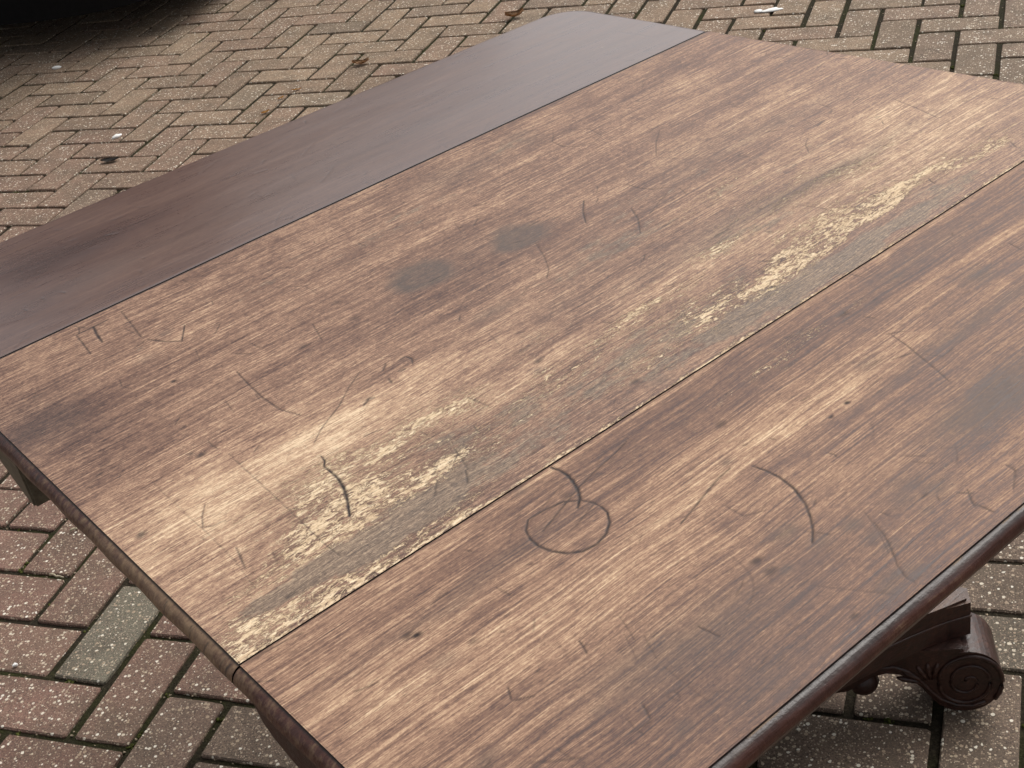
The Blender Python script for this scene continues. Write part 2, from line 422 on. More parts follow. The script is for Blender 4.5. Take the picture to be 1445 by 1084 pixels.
# ---------------------------------------------------------------- the table
SCRATCHES=[
 (1.6,0.9,[(0.1974,-0.0341),(0.1896,-0.0413),(0.1859,-0.05),(0.1849,-0.0596),(0.1868,-0.0696),(0.1917,-0.0788),(0.1992,-0.085),(0.2093,-0.0869),(0.2199,-0.0839),(0.2289,-0.0774),(0.2348,-0.069),(0.2362,-0.0615)]),
 (1.2,0.85,[(0.2362,-0.0615),(0.2358,-0.0551),(0.2326,-0.0463),(0.2244,-0.0381),(0.2118,-0.035),(0.2018,-0.0339),(0.1974,-0.0341)]),
 (2.0,1,[(0.2438,-0.0035),(0.2453,-0.0106),(0.2451,-0.0181),(0.2428,-0.0264),(0.2387,-0.036),(0.2336,-0.0439),(0.2258,-0.0505)]),
 (1.0,0.75,[(0.2954,-0.0227),(0.2801,-0.0264),(0.2559,-0.0309),(0.2413,-0.0344),(0.2259,-0.04),(0.2108,-0.0453),(0.1965,-0.0501)]),
 (0.8,0.5,[(0.2385,-0.0549),(0.2266,-0.0585),(0.2152,-0.0624),(0.2062,-0.0644)]),
 (0.7,0.45,[(0.2415,-0.0222),(0.2266,-0.0264),(0.2118,-0.0314),(0.1974,-0.0364)]),
 (1.5,0.85,[(0.3261,-0.1091),(0.3276,-0.1186),(0.3275,-0.1306),(0.3246,-0.1447),(0.317,-0.1603),(0.3086,-0.1718),(0.3002,-0.1806),(0.291,-0.1878)]),
 (1.1,0.7,[(0.3156,-0.0991),(0.3043,-0.1004),(0.2911,-0.1037),(0.2726,-0.1091),(0.2551,-0.1139)]),
 (1.0,0.95,[(0.1494,0.1426),(0.1477,0.1351),(0.1436,0.1295),(0.1435,0.1228)]),
 (2.0,0.95,[(0.1435,0.1228),(0.1423,0.1097),(0.1387,0.096),(0.1326,0.0822),(0.1235,0.0656)]),
 (1.0,0.7,[(0.1698,0.3045),(0.1662,0.2794),(0.1631,0.2513),(0.163,0.2237),(0.1689,0.2028)]),
 (0.9,0.6,[(0.2338,0.2173),(0.2146,0.2047),(0.1946,0.1882),(0.1783,0.179),(0.1676,0.1722),(0.1549,0.1611)]),
 (1.5,0.9,[(0.1094,0.4934),(0.1239,0.4934),(0.141,0.494)]),
 (1.1,0.75,[(0.1094,0.4934),(0.1032,0.4471)]),
 (2.0,0.95,[(0.1263,0.4941),(0.1221,0.4769),(0.1191,0.4583)]),
 (1.2,0.6,[(0.1559,0.4985),(0.1513,0.4678),(0.1456,0.434)]),
 (1.2,0.8,[(0.1475,0.4251),(0.1565,0.4058),(0.1654,0.3949),(0.181,0.4195)]),
 (1.0,0.4,[(0.1296,0.4721),(0.1434,0.4644),(0.1457,0.4443)]),
 (0.9,0.5,[(0.6904,0.3464),(0.6673,0.328),(0.6431,0.3033)]),
 (1.0,0.6,[(0.583,0.28),(0.5827,0.2653),(0.5874,0.2512),(0.599,0.2397)]),
 (1.3,0.7,[(0.5374,0.2912),(0.5209,0.2739),(0.5067,0.2542)]),
 (1.2,0.6,[(0.5492,0.2396),(0.5366,0.2173),(0.5184,0.1956)]),
 (0.8,0.5,[(0.5475,0.215),(0.5728,0.2271),(0.5866,0.2319)]),
 (0.8,0.5,[(0.6528,0.3926),(0.638,0.3872),(0.6212,0.3933),(0.6133,0.4084),(0.6163,0.4286),(0.6294,0.4415),(0.6455,0.4374),(0.659,0.419),(0.6528,0.3926)]),
 (0.8,0.5,[(0.4551,0.2639),(0.442,0.2359),(0.4288,0.2148),(0.4178,0.2048)]),
 (0.7,0.5,[(0.3993,0.2071),(0.3857,0.2001)]),
 (0.9,0.6,[(0.0637,0.1617),(0.0559,0.1514),(0.05,0.1393),(0.0554,0.1349),(0.0645,0.1331)]),
 (1.2,0.6,[(0.0546,0.1004),(0.0509,0.087),(0.0473,0.0749)]),
 (0.8,0.4,[(0.0682,0.0745),(0.0644,0.0625)]),
 (0.5,0.5,[(0.1062,0.2042),(0.1034,0.159),(0.1005,0.1145),(0.0965,0.0619),(0.0958,0.0347)]),
 (0.5,0.35,[(0.0512,0.2202),(0.0498,0.1886),(0.049,0.1333),(0.047,0.0896),(0.0419,0.0526)]),
 (0.9,0.6,[(0.5018,-0.0828),(0.4965,-0.1003),(0.4894,-0.1176),(0.4831,-0.1338),(0.4757,-0.1505)]),
 (0.8,0.55,[(0.3281,-0.204),(0.3223,-0.2157),(0.3147,-0.2266),(0.3059,-0.2373),(0.3009,-0.2465),(0.3002,-0.2532)]),
 (0.6,0.4,[(0.3324,-0.1933),(0.3229,-0.2112),(0.3113,-0.2273)]),
 (0.6,0.4,[(0.2627,-0.2112),(0.2732,-0.2304),(0.2855,-0.2509)]),
 (0.9,0.5,[(0.8551,0.1852),(0.8465,0.1555),(0.8353,0.1217)]),
 (0.8,0.5,[(0.7439,0.1996),(0.7302,0.1913),(0.7183,0.1769)]),
 (0.8,0.5,[(0.6288,0.109),(0.6325,0.0973),(0.6338,0.0845)]),
 (1.4,0.7,[(0.2622,0.2034),(0.2685,0.2034),(0.2696,0.1963),(0.2656,0.1897)]),
 (1.4,0.7,[(0.2449,0.2015),(0.2525,0.2084)]),
 (1.5,0.7,[(0.241,0.188),(0.2385,0.1796)]),
 (2.0,0.7,[(0.2071,0.1726),(0.2145,0.1768),(0.2184,0.1746)]),
 (2.0,0.6,[(0.2519,0.1899),(0.2578,0.1885)]),
 (0.6,0.4,[(0.1742,-0.1442),(0.1705,-0.1552),(0.1658,-0.1672)]),
 (0.5,0.35,[(0.1726,-0.1665),(0.1673,-0.1776),(0.1644,-0.1851)]),
 (0.8,0.6,[(0.1356,-0.203),(0.134,-0.208),(0.1313,-0.2139)]),
 (1.2,0.5,[(0.0711,-0.1908),(0.0792,-0.1984),(0.0894,-0.2063)]),
 (0.9,0.4,[(0.1533,-0.2093),(0.1525,-0.2154)]),
 (0.4,0.35,[(0.1661,-0.157),(0.1613,-0.1679),(0.1565,-0.1775)]),
 (0.7,0.45,[(0.9284,0.3218),(0.9026,0.3148),(0.883,0.3098)]),
 (1.0,0.4,[(0.8927,0.6257),(0.8944,0.596),(0.896,0.5671)]),
 (1.0,0.55,[(0.4205,-0.2308),(0.4189,-0.2382),(0.4024,-0.2477)]),
 (1.0,0.6,[(0.3865,-0.2271),(0.3793,-0.2346),(0.3752,-0.2403)]),
 (1.2,0.6,[(0.377,-0.2371),(0.3781,-0.2451),(0.3777,-0.2511)]),
 (1.0,0.6,[(0.3652,-0.1369),(0.3666,-0.1426),(0.3654,-0.1447)]),
 (0.8,0.5,[(0.3548,-0.0969),(0.3566,-0.102)]),
 (0.8,0.5,[(0.4939,-0.1177),(0.4989,-0.1281),(0.5118,-0.1274)]),
 (0.8,0.5,[(0.5752,-0.0901),(0.5822,-0.0912)]),
 (0.8,0.5,[(0.4623,-0.0964),(0.4737,-0.0966)]),
 (1.0,0.5,[(0.2623,0.1137),(0.2643,0.0906)]),
 (0.9,0.5,[(0.2419,0.0806),(0.2378,0.0687)]),
 (0.7,0.5,[(0.2157,0.07),(0.2111,0.0541),(0.2065,0.0416)]),
 (0.7,0.4,[(0.33,0.1732),(0.3244,0.1517)]),
 (0.9,0.55,[(0.202,0.3925),(0.1899,0.3793)]),
 (0.7,0.45,[(0.1658,0.3705),(0.1593,0.3492)]),
 (0.6,0.4,[(0.1416,0.2728),(0.1372,0.251)]),
 (0.9,0.55,[(0.2517,0.3186),(0.2409,0.2846)]),
 (0.8,0.5,[(0.1003,0.3827),(0.0968,0.3697),(0.1003,0.3594)]),
 (0.8,0.45,[(0.2212,0.5044),(0.2234,0.484)]),
 (0.7,0.4,[(0.2352,0.4949),(0.2552,0.5037)]),
 (0.8,0.4,[(0.2749,0.3995),(0.285,0.3839),(0.2839,0.3604)]),
 (0.8,0.6,[(0.0023,-0.0032),(0.0156,-0.0034),(0.0286,-0.0051),(0.0412,-0.0078)]),
 (0.7,0.35,[(0.4411,0.3667),(0.431,0.3425)]),
 (0.7,0.4,[(0.1741,0.611),(0.1752,0.5965)]),
 (0.9,0.5,[(0.1002,0.5963),(0.0978,0.5813)]),
 (1.2,0.5,[(0.3383,-0.2008),(0.3386,-0.2067)]),
 (1.0,0.5,[(0.1432,-0.0685),(0.144,-0.0813)]),
]
DOTS=[(0.0815,-0.0612,3,0.5),(0.0851,-0.0655,2.2,0.8),(0.2891,-0.1687,7,0.5),(0.2927,-0.17,4,0.6),(0.2953,-0.1891,6,0.4),(0.2598,-0.1736,3,0.6),(0.2648,-0.1926,4,0.5),(0.258,-0.1862,3,0.45),(0.3173,-0.2104,6,0.35),(0.3179,-0.1944,5,0.5),(0.317,-0.2244,6,0.35),(0.3074,-0.2478,6,0.45),(0.2883,-0.246,8,0.4),(0.2992,-0.2434,4,0.5),(0.1034,-0.0935,2.5,0.35),(0.0816,-0.0942,6,0.3),(0.1172,-0.1895,6,0.35),(0.136,-0.2317,6,0.35),(0.0551,-0.1693,6,0.35),(0.3187,-0.0931,3.5,0.5),(0.3474,-0.0597,3,0.5),(0.4158,-0.1094,1.6,0.8),(0.3975,-0.1125,1.6,0.8),(0.571,-0.0343,6,0.5),(0.6047,-0.0829,10,0.5),(0.328,0.1091,3,0.5),(0.3194,0.099,3.5,0.45),(0.3492,0.0273,3,0.5),(0.3611,0.0123,7,0.4),(0.1286,0.3376,1.8,0.7),(0.0923,0.2197,3,0.6),(0.0879,0.2285,2,0.5),(0.0292,0.2656,1.6,0.6),(0.017,0.1675,3,0.6),(0.0537,0.028,2.5,0.4),(0.2127,-0.0085,4,0.4),(0.2293,-0.036,3,0.35),(0.161,0.4217,5,0.3),(0.1309,0.3955,6,0.25),(0.2793,0.294,3,0.35),(0.226,0.2909,3,0.5),(0.2855,0.3314,3,0.35),(0.683,0.2293,2,0.4),(0.5071,0.0342,2,0.4),(0.258,-0.2446,2,0.5),(0.6095,0.4759,12,0.3),(0.6065,0.4547,10,0.3),(0.2779,-0.2745,2,0.5),(0.3802,0.2866,10,0.2),(0.8576,0.5396,3,0.3),(0.0448,0.3478,3,0.3),(0.5056,-0.0351,3,0.5),(0.461,-0.0944,8,0.3),(0.3752,-0.2125,9,0.4),(0.3568,-0.2057,8,0.3),(0.1846,-0.1808,6,0.3),(0.3562,-0.2214,4,0.35)]
BLOBS=[('stain',0.3584,0.3069,31,29,1),
 ('stain',0.4562,0.2852,31,28,0.95),
 ('stain',0.4083,0.3023,50,22,0.12),
 ('stain',0.5114,0.4592,60,25,0.25),
 ('stain',0.4494,0.196,50,25,0.12),
 ('stain',0.3571,0.1978,18,8,0.5),
 ('stain',0.6444,0.1311,160,9,0.4),
 ('stain',0.575,0.1424,80,12,0.25),
 ('stain',0.6802,0.1253,60,10,0.3),
 ('stain',0.3926,0.1584,30,12,0.2),
 ('stain',0.4964,-0.1825,50,20,0.65),
 ('stain',0.4484,-0.1861,45,16,0.4),
 ('stain',0.5631,-0.1177,120,7,0.45),
 ('stain',0.6079,-0.0296,60,10,0.3),
 ('stain',0.3676,-0.2027,15,10,0.4),
 ('stain',0.159,-0.0489,60,6,0.3),
 ('stain',0.1176,-0.0591,70,6,0.3),
 ('stain',0.1408,-0.1838,45,25,0.25),
 ('stain',0.2233,-0.1958,50,20,0.28),
 ('stain',0.1839,-0.1843,40,18,0.25),
 ('stain',0.1903,-0.2412,45,20,0.28),
 ('wear_or_reflection',0.1514,0.6736,60,35,-0.14),  # dark reflection of the vehicle, painted onto the back leaf's near end
 ('wear_or_reflection',0.2217,0.6733,70,14,-0.1),  # painted reflection, upper part
 ('wear_or_reflection',0.1045,0.5945,50,30,-0.08),  # painted reflection, lower part
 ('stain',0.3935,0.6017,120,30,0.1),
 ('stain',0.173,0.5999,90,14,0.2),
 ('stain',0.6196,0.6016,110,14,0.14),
 ('stain',0.0273,0.3716,40,40,0.3),
 ('stain',0.6864,0.2739,70,25,0.15),
 ('stain',0.7185,0.2482,120,8,0.25),
 ('grey',0.1213,0.0309,62,14,1.5),
 ('grey',0.0846,0.0301,50,9,1.3),
 ('grey',0.1988,0.0813,80,24,0.42),
 ('grey',0.1865,0.0316,100,20,0.5),
 ('grey',0.3068,0.052,140,40,0.38),
 ('grey',0.4241,0.0531,130,36,0.45),
 ('grey',0.5048,0.0178,90,16,0.9),
 ('grey',0.6019,0.0134,85,13,1.2),
 ('grey',0.7068,0.0224,80,15,0.7),
 ('grey',0.4511,0.1979,60,22,0.5),
 ('grey',0.7041,0.1741,150,20,0.45),
 ('grey',0.5425,0.2234,100,50,0.35),
 ('grey',0.5935,0.4682,60,25,0.5),
 ('grey',0.343,0.1355,120,30,0.35),
 ('grey',0.2077,0.4161,180,30,0.35),
 ('grey',0.4108,0.4174,130,35,0.35),
 ('grey',0.7441,0.2349,150,40,0.3),
 ('grey',0.5619,0.114,80,25,0.6),
 ('wear_or_reflection',0.0824,0.1531,150,75,0.19),
 ('wear_or_reflection',0.0283,0.1356,60,70,0.0992),
 ('wear_or_reflection',0.1398,0.1596,120,45,0.0744),
 ('wear_or_reflection',0.0066,0.0448,70,35,0.0868),
 ('wear_or_reflection',0.064,0.0361,90,25,0.062),
 ('wear_or_reflection',0.2292,0.1596,120,30,0.093),
 ('wear_or_reflection',0.8168,0.1658,150,50,0.174),
 ('wear_or_reflection',0.8067,0.0796,100,60,0.198),
 ('wear_or_reflection',0.7543,0.2901,150,25,0.112),
 ('wear_or_reflection',0.6416,0.0818,110,25,0.155),
 ('wear_or_reflection',0.3824,0.0962,140,22,0.112),
 ('wear_or_reflection',0.2752,0.0958,80,20,0.062),
 ('wear_or_reflection',0.5064,0.1101,110,18,0.124),
 ('wear_or_reflection',0.3619,0.4429,180,16,0.0744),
 ('wear_or_reflection',0.0958,0.3983,120,18,0.112),
 ('wear_or_reflection',0.824,0.4053,80,25,0.062),
 ('wear_or_reflection',0.4923,0.3661,200,12,0.062),
 ('wear_or_reflection',0.6159,0.3713,200,10,0.0744),
 ('wear_or_reflection',0.4029,-0.0959,170,22,0.0744),
 ('wear_or_reflection',0.258,-0.0729,200,16,0.093),
 ('wear_or_reflection',0.0383,-0.0302,90,55,0.0992),
 ('wear_or_reflection',0.0975,-0.1254,200,40,0.0992),
 ('wear_or_reflection',0.3269,-0.0886,120,25,0.0868),
 ('wear_or_reflection',0.4787,-0.0958,150,16,0.112),
 ('wear_or_reflection',0.2015,-0.1317,130,25,0.112),
 ('wear_or_reflection',0.645,-0.0675,120,14,0.136),
 ('wear_or_reflection',0.3992,-0.1845,80,16,0.0868),
 ('wear_or_reflection',0.1399,-0.0146,90,8,0.124),
 ('wear_or_reflection',0.2293,-0.036,60,25,0.062),
 ('wear_or_reflection',0.0328,-0.0914,120,30,0.0744),
 ('wear_or_reflection',0.4075,-0.2198,60,14,0.0744),
 ('wear_or_reflection',0.348,-0.0493,200,28,-0.0868),
 ('wear_or_reflection',0.2754,-0.0202,140,18,-0.112),
 ('wear_or_reflection',0.473,-0.0369,160,22,-0.093),
 ('wear_or_reflection',0.5551,-0.0874,120,16,-0.0868),
 ('wear_or_reflection',0.4496,-0.201,80,30,-0.124),
 ('wear_or_reflection',0.3,-0.1824,90,30,-0.062),
 ('wear_or_reflection',0.219,-0.2258,120,30,-0.0744),
 ('wear_or_reflection',0.1335,-0.229,100,40,-0.062),
 ('wear_or_reflection',0.0316,0.3821,80,45,-0.26),
 ('wear_or_reflection',0.0444,0.2862,50,60,-0.124),
 ('wear_or_reflection',0.3658,0.3094,90,45,-0.062),
 ('wear_or_reflection',0.4589,0.2834,80,40,-0.062),
 ('wear_or_reflection',0.1617,0.0637,80,22,-0.062),
 ('flake',0.1503,0.015,60,12,0.701),
 ('flake',0.1547,0.0538,80,13,0.483),
 ('flake',0.1121,0.0597,60,16,0.545),
 ('flake',0.0472,0.0258,110,29,0.428),
 ('flake',0.0184,0.0117,60,21,0.584),
 ('flake',0.2288,0.1133,60,12,0.467),
 ('flake',0.1963,0.1129,70,12,0.35),
 ('flake',0.1517,0.1298,50,24,0.389),
 ('flake',0.1155,0.1105,60,33,0.389),
 ('flake',0.1381,0.0815,40,18,0.428),
 ('flake',0.5945,0.1356,150,40,0.3),
 ('flake',0.7058,0.0799,150,30,0.35),
 ('flake',0.3478,0.0586,160,40,0.2),
 ('flake',0.0952,0.087,150,50,0.164),
 ('flake',0.2093,0.0955,120,40,0.262),
 ('flake',0.4439,0.0423,120,25,0.35),
 ('flake',0.6064,0.0529,75,14,0.902),
 ('flake',0.6594,0.0513,60,12,0.76),
 ('flake',0.6122,0.0801,50,16,0.57),
 ('flake',0.535,0.1171,28,9,0.855),
 ('flake',0.5272,0.0446,50,16,0.665),
 ('flake',0.4857,0.037,45,16,0.522),
 ('flake',0.4635,0.061,30,10,0.427),
 ('flake',0.7204,0.0539,70,12,0.665),
 ('flake',0.802,0.0397,60,12,0.76),
 ('flake',0.7257,0.1186,80,16,0.475),
 ('flake',0.7221,0.0229,40,10,0.475),
 ('flake',0.3752,0.0885,90,13,0.475),
 ('flake',0.3363,0.1362,45,12,0.475),
 ('flake',0.4283,0.1044,70,12,0.427),
 ('flake',0.6553,0.1405,60,16,0.332),
 ('flake',0.5624,0.1898,80,16,0.285),
 ('flake',0.6378,0.2009,80,18,0.285),
 ('flake',0.383,0.0421,70,18,0.285),
 ('flake',0.2063,0.0577,60,21,0.327),
 ('flake',0.4941,-0.0326,90,12,0.285),
 ('flake',0.4166,-0.0392,80,10,0.285),
 ('flake',0.3304,-0.0395,90,12,0.237),
 ('flake',0.4317,-0.1767,60,10,0.237)]
TL, TW, TF, TB, TH = 0.936, 0.5165, -0.2592, 0.771, 0.72     # length, centre width, front and back leaf edges, height
CX, CY = 0.465, 0.256
ang = 1.00715297
base = TO + np.array((TC * CX - TS * CY, TS * CX + TC * CY))
table = empty('drop_leaf_table', (base[0], base[1], 0.0), ang)
tag(table, 'worn mahogany drop leaf table with both leaves raised and scroll feet, standing on brick paving', 'table')

def warp(x, y):
    return -0.0135 * np.clip(x / 0.93, 0, 1.1) ** 1.3 * np.clip(y / 0.77, 0, 1.05) ** 0.8

def fields(x, y, base_wear, which):
    f = {k: np.zeros_like(x) for k in ('wear_or_reflection', 'flake', 'stain', 'grey', 'scratch_or_band')}
    f['wear_or_reflection'] += base_wear
    wx = 0.018 * (fbm(x * 22, y * 22, 21) - 0.5); wy = 0.022 * (fbm(x * 26, y * 50, 31) - 0.5)
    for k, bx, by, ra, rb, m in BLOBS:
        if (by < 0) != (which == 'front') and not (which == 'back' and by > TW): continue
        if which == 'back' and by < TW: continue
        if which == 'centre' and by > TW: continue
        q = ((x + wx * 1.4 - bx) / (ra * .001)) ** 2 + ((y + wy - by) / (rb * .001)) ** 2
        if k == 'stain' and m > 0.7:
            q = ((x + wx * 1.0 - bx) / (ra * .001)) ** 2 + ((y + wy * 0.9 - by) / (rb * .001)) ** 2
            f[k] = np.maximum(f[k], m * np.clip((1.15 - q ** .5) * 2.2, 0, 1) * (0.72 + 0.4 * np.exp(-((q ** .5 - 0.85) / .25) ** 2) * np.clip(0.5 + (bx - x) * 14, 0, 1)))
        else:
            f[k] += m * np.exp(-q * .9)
    for wmm, st, pts in SCRATCHES:
        P = np.array(pts)
        lo = P.min(0) - .006; hi = P.max(0) + .006
        msk = (x > lo[0]) & (x < hi[0]) & (y > lo[1]) & (y < hi[1])
        if not msk.any(): continue
        X = x[msk]; Y = y[msk]; dmin = np.full(X.shape, 9.0); frac = np.zeros(X.shape)
        n = len(P) - 1
        for i in range(n):
            a, b = P[i], P[i + 1]; d = b - a; L2 = d @ d + 1e-12
            t = np.clip(((X - a[0]) * d[0] + (Y - a[1]) * d[1]) / L2, 0, 1)
            dd = np.hypot(X - a[0] - t * d[0], Y - a[1] - t * d[1])
            u = dd < dmin; dmin = np.where(u, dd, dmin); frac = np.where(u, (i + t) / n, frac)
        tap = 0.35 + 0.65 * np.sin(np.pi * np.clip(frac * .94 + .03, 0, 1)) ** .5
        v = st * np.clip(1.25 - dmin / (wmm * .00072 * tap + .00028), 0, 1)
        v *= 0.65 + 0.35 * vnoise(X * 300, Y * 300, 5)
        f['scratch_or_band'][msk] = np.maximum(f['scratch_or_band'][msk], v)
    for bx, by, r, st in DOTS:
        msk = (abs(x - bx) < .03) & (abs(y - by) < .03)
        if not msk.any(): continue
        X = x[msk] + wx[msk] * .35; Y = y[msk] + wy[msk] * .35
        q = np.hypot((X - bx) / 1.5, Y - by) / (r * .001)
        if r > 3.4: f['stain'][msk] = np.maximum(f['stain'][msk], st * 1.3 * np.exp(-q * q))
        else: f['scratch_or_band'][msk] = np.maximum(f['scratch_or_band'][msk], st * np.clip(1.4 - q, 0, 1))
    # small random dents and hair scratches
    r = np.random.default_rng({'centre': 1, 'front': 2, 'back': 3}[which])
    x0, x1, y0, y1 = x.min(), x.max(), y.min(), y.max()
    for k in range({'centre': 230, 'front': 130, 'back': 90}[which]):
        bx, by = r.uniform(x0, x1), r.uniform(y0, y1); L = r.uniform(.003, .022) if k % 5 else r.uniform(.02, .06); th = r.normal(0, .9)
        msk = (abs(x - bx) < L + .002) & (abs(y - by) < L + .002)
        if not msk.any(): continue
        X = x[msk] - bx; Y = y[msk] - by
        al = X * math.cos(th) + Y * math.sin(th); ac = -X * math.sin(th) + Y * math.cos(th) + r.normal(0, 8) * al ** 2
        v = (r.uniform(.2, .6) if L < .02 else r.uniform(.08, .24)) * np.clip(1.3 - abs(ac) / .0008, 0, 1) * np.clip((L / 2 - abs(al)) / .002, 0, 1)
        f['scratch_or_band'][msk] = np.maximum(f['scratch_or_band'][msk], v)
    return f

def board(name, y0, y1, which, mat, base_wear, parent, dz=0.0, label=None):
    """top sheet on a fine grid, with joint edges, underside and its own edge moulding"""
    step = 0.0017 if which == 'back' else 0.00102
    RC = 0.046
    nx = int(TL / step); ny = int(abs(y1 - y0) / step)
    xs = np.linspace(0, TL, nx); u = np.linspace(0, 1, ny)
    outer = which != 'centre'
    if outer:
        dx = np.minimum(xs, TL - xs)
        cut = np.where(dx < RC, RC - np.sqrt(np.maximum(RC ** 2 - (RC - dx) ** 2, 0)), 0)
        ye = y1 - np.sign(y1 - y0) * cut
    else:
        ye = np.full(nx, y1)
    X = np.repeat(xs[:, None], ny, 1); Y = y0 + (ye[:, None] - y0) * u[None, :]
    f = fields(X, Y, base_wear, which)
    if which == 'centre':   # splintered edge along the front joint
        f['flake'] += 1.0 * np.exp(-(Y / (0.0018 + 0.010 * fbm(X * 40, Y * 0, 51) ** 2.5 + 0.006 * np.exp(-(X / .10) ** 2))) ** 2)
        f['scratch_or_band'] = np.maximum(f['scratch_or_band'], 0.9 * np.clip(1.3 - (TW - Y) / 0.0022, 0, 1))
    if which == 'back':
        f['scratch_or_band'] = np.maximum(f['scratch_or_band'], 0.7 * np.clip(1.2 - (Y - y0) / 0.0016, 0, 1))
    if which == 'front':
        f['scratch_or_band'] = np.maximum(f['scratch_or_band'], 0.8 * np.clip(1.15 - (y0 - Y) / 0.0011, 0, 1))
        f['wear_or_reflection'] += 0.15 * np.exp(-((Y + 0.005) / 0.003) ** 2)
    Z = TH + warp(X, Y) + dz - 0.00045 * f['scratch_or_band'] + 0.0006 * (fbm(X * 7, Y * 14, 61) - .5)
    if not outer:   # the front arris is rubbed round
        Z += -0.0005 * np.exp(-np.abs(Y - y0) / 0.0016)
    V = np.stack([X - CX, Y - CY, Z], -1).reshape(-1, 3)
    I = np.arange(nx * ny).reshape(nx, ny)
    q = np.stack([I[:-1, :-1], I[1:, :-1], I[1:, 1:], I[:-1, 1:]], -1).reshape(-1, 4)
    if y1 < y0: q = q[:, ::-1]
    # rim down to the underside
    rim = np.r_[I[:, 0], I[-1, 1:], I[-2::-1, -1], I[0, -2:0:-1]]
    nb = len(V); up = V[rim].copy(); low = up.copy(); low[:, 2] -= 0.0185
    V = np.r_[V, up, low]; nr_ = len(rim)
    k = np.arange(len(rim)); kn = (k + 1) % len(rim)
    side = np.stack([nb + k, nb + nr_ + k, nb + nr_ + kn, nb + kn], -1)
    if y1 < y0: side = side[:, ::-1]
    at = {a: np.r_[b.ravel(), np.full(2 * nr_, 0.8 if a == 'scratch_or_band' else 0.0)] for a, b in f.items()}
    me = grid_mesh(name, V, np.r_[q, side], mat, True, at)
    o = bpy.data.objects.new(name, me); C.objects.link(o); o.parent = parent
    if label: o['label'] = label
    # underside sheet
    zu = TH + dz - 0.0185
    m = 24; xx = np.linspace(0.004, TL - 0.004, m); yy = np.linspace(y0, y1 - np.sign(y1 - y0) * (0.03 if outer else 0), 8)
    UX, UY = np.meshgrid(xx, yy, indexing='ij'); UZ = zu + warp(UX, UY)
    J = np.arange(m * 8).reshape(m, 8)
    uq = np.stack([J[:-1, :-1], J[:-1, 1:], J[1:, 1:], J[1:, :-1]], -1).reshape(-1, 4)
    ume = grid_mesh('underside', np.stack([UX - CX, UY - CY, UZ], -1).reshape(-1, 3), uq, M_MAHOG)
    uo = bpy.data.objects.new('underside', ume); C.objects.link(uo); uo.parent = o
    # moulded edge
    prof = [(-0.0010, 0.0001), (-0.0002, -0.0018), (0.0014, -0.0020), (0.0030, -0.0026), (0.0052, -0.0046), (0.0067, -0.0075), (0.0072, -0.0105),
            (0.0063, -0.0130), (0.0044, -0.0144), (0.0044, -0.0158), (0.0030, -0.0172), (0.0026, -0.0190), (-0.012, -0.0191)]
    sg = np.sign(y1 - y0)
    paths = []
    if outer:
        pts = []
        for s in np.linspace(0, 1, 160): pts.append((0.0, y0 + sg * .0003 + (y1 - sg * RC - y0) * s))
        for a in np.linspace(0, math.pi / 2, 14)[1:]: pts.append((RC - RC * math.cos(a), y1 - sg * RC + sg * RC * math.sin(a)))
        for s in np.linspace(0, 1, 110)[1:]: pts.append((RC + (TL - 2 * RC) * s, y1))
        for a in np.linspace(0, math.pi / 2, 14)[1:]: pts.append((TL - RC + RC * math.sin(a), y1 - sg * RC + sg * RC * math.cos(a)))
        for s in np.linspace(0, 1, 60)[1:]: pts.append((TL, y1 - sg * RC + (y0 + sg * .0003 - (y1 - sg * RC)) * s))
        paths.append(np.array(pts))
    else:
        paths.append(np.array([(0.0, y0 + (y1 - y0) * s) for s in np.linspace(0, 1, 420)]))
        paths.append(np.array([(TL, y1 + (y0 - y1) * s) for s in np.linspace(0, 1, 60)]))
    r = np.random.default_rng(8); chipn = r.random(256)
    for pth in paths:
        V2, Q2, wa, sa = [], [], [], []
        tg = np.gradient(pth, axis=0); tg /= np.linalg.norm(tg, axis=1)[:, None]
        nr = np.stack([-tg[:, 1], tg[:, 0]], -1) * (1 if sg > 0 else -1)
        b0 = len(V2)
        for i, (pp, nn) in enumerate(zip(pth, nr)):
            wob = 0.0004 * (math.sin(pp[0] * 60 + 1) + math.sin(pp[1] * 83))
            for (a, z) in prof:
                qx, qy = pp + nn * (a + (wob if a > 0.003 else 0))
                V2.append((qx - CX, qy - CY, TH + dz + z + warp(min(max(qx, 0), TL), qy)))
                nearw = math.exp(-((pp[1] - 0.11) / 0.13) ** 2) if pp[0] < 0.01 else 0.0
                wa.append(0.62 * nearw)
                nick = 0.0
                if pp[0] < 0.01:
                    for cy, cw in ((0.033, .0007), (0.058, .0006), (0.0925, .0007), (0.31, .0012), (0.005, .0010), (0.012, .0006)):
                        nick = max(nick, 0.8 * math.exp(-((pp[1] + a * 0.4 * math.sin(cy * 900) - cy) / cw) ** 2) * (1.0 if a > 0.0015 and z > -0.012 else 0.0))
                line = 0.9 if a < 0.0005 else 0.0
                if outer and 0.02 < pp[0] < TL - 0.02:
                    if 0.0005 < a < 0.004 and z > -0.004: line = 0.75  # dark band painted in where the moulding's top reflects the sky
                    if a < 0.0005 and chipn[int(pp[0] * 240) % 256] > 0.80: line = 0.0; wa[-1] = 1.6
                sa.append(max(line, nick))
        m = len(prof)
        for i in range(len(pth) - 1):
            for j in range(m - 1):
                t4 = (b0 + i * m + j, b0 + i * m + j + 1, b0 + (i + 1) * m + j + 1, b0 + (i + 1) * m + j)
                Q2.append(t4 if sg > 0 else t4[::-1])
        mm = grid_mesh('edge_moulding', np.array(V2), np.array(Q2), M_EDGE, True, {'wear_or_reflection': wa, 'scratch_or_band': sa})
        mo = bpy.data.objects.new('edge_moulding', mm); C.objects.link(mo); mo.parent = o
    return o

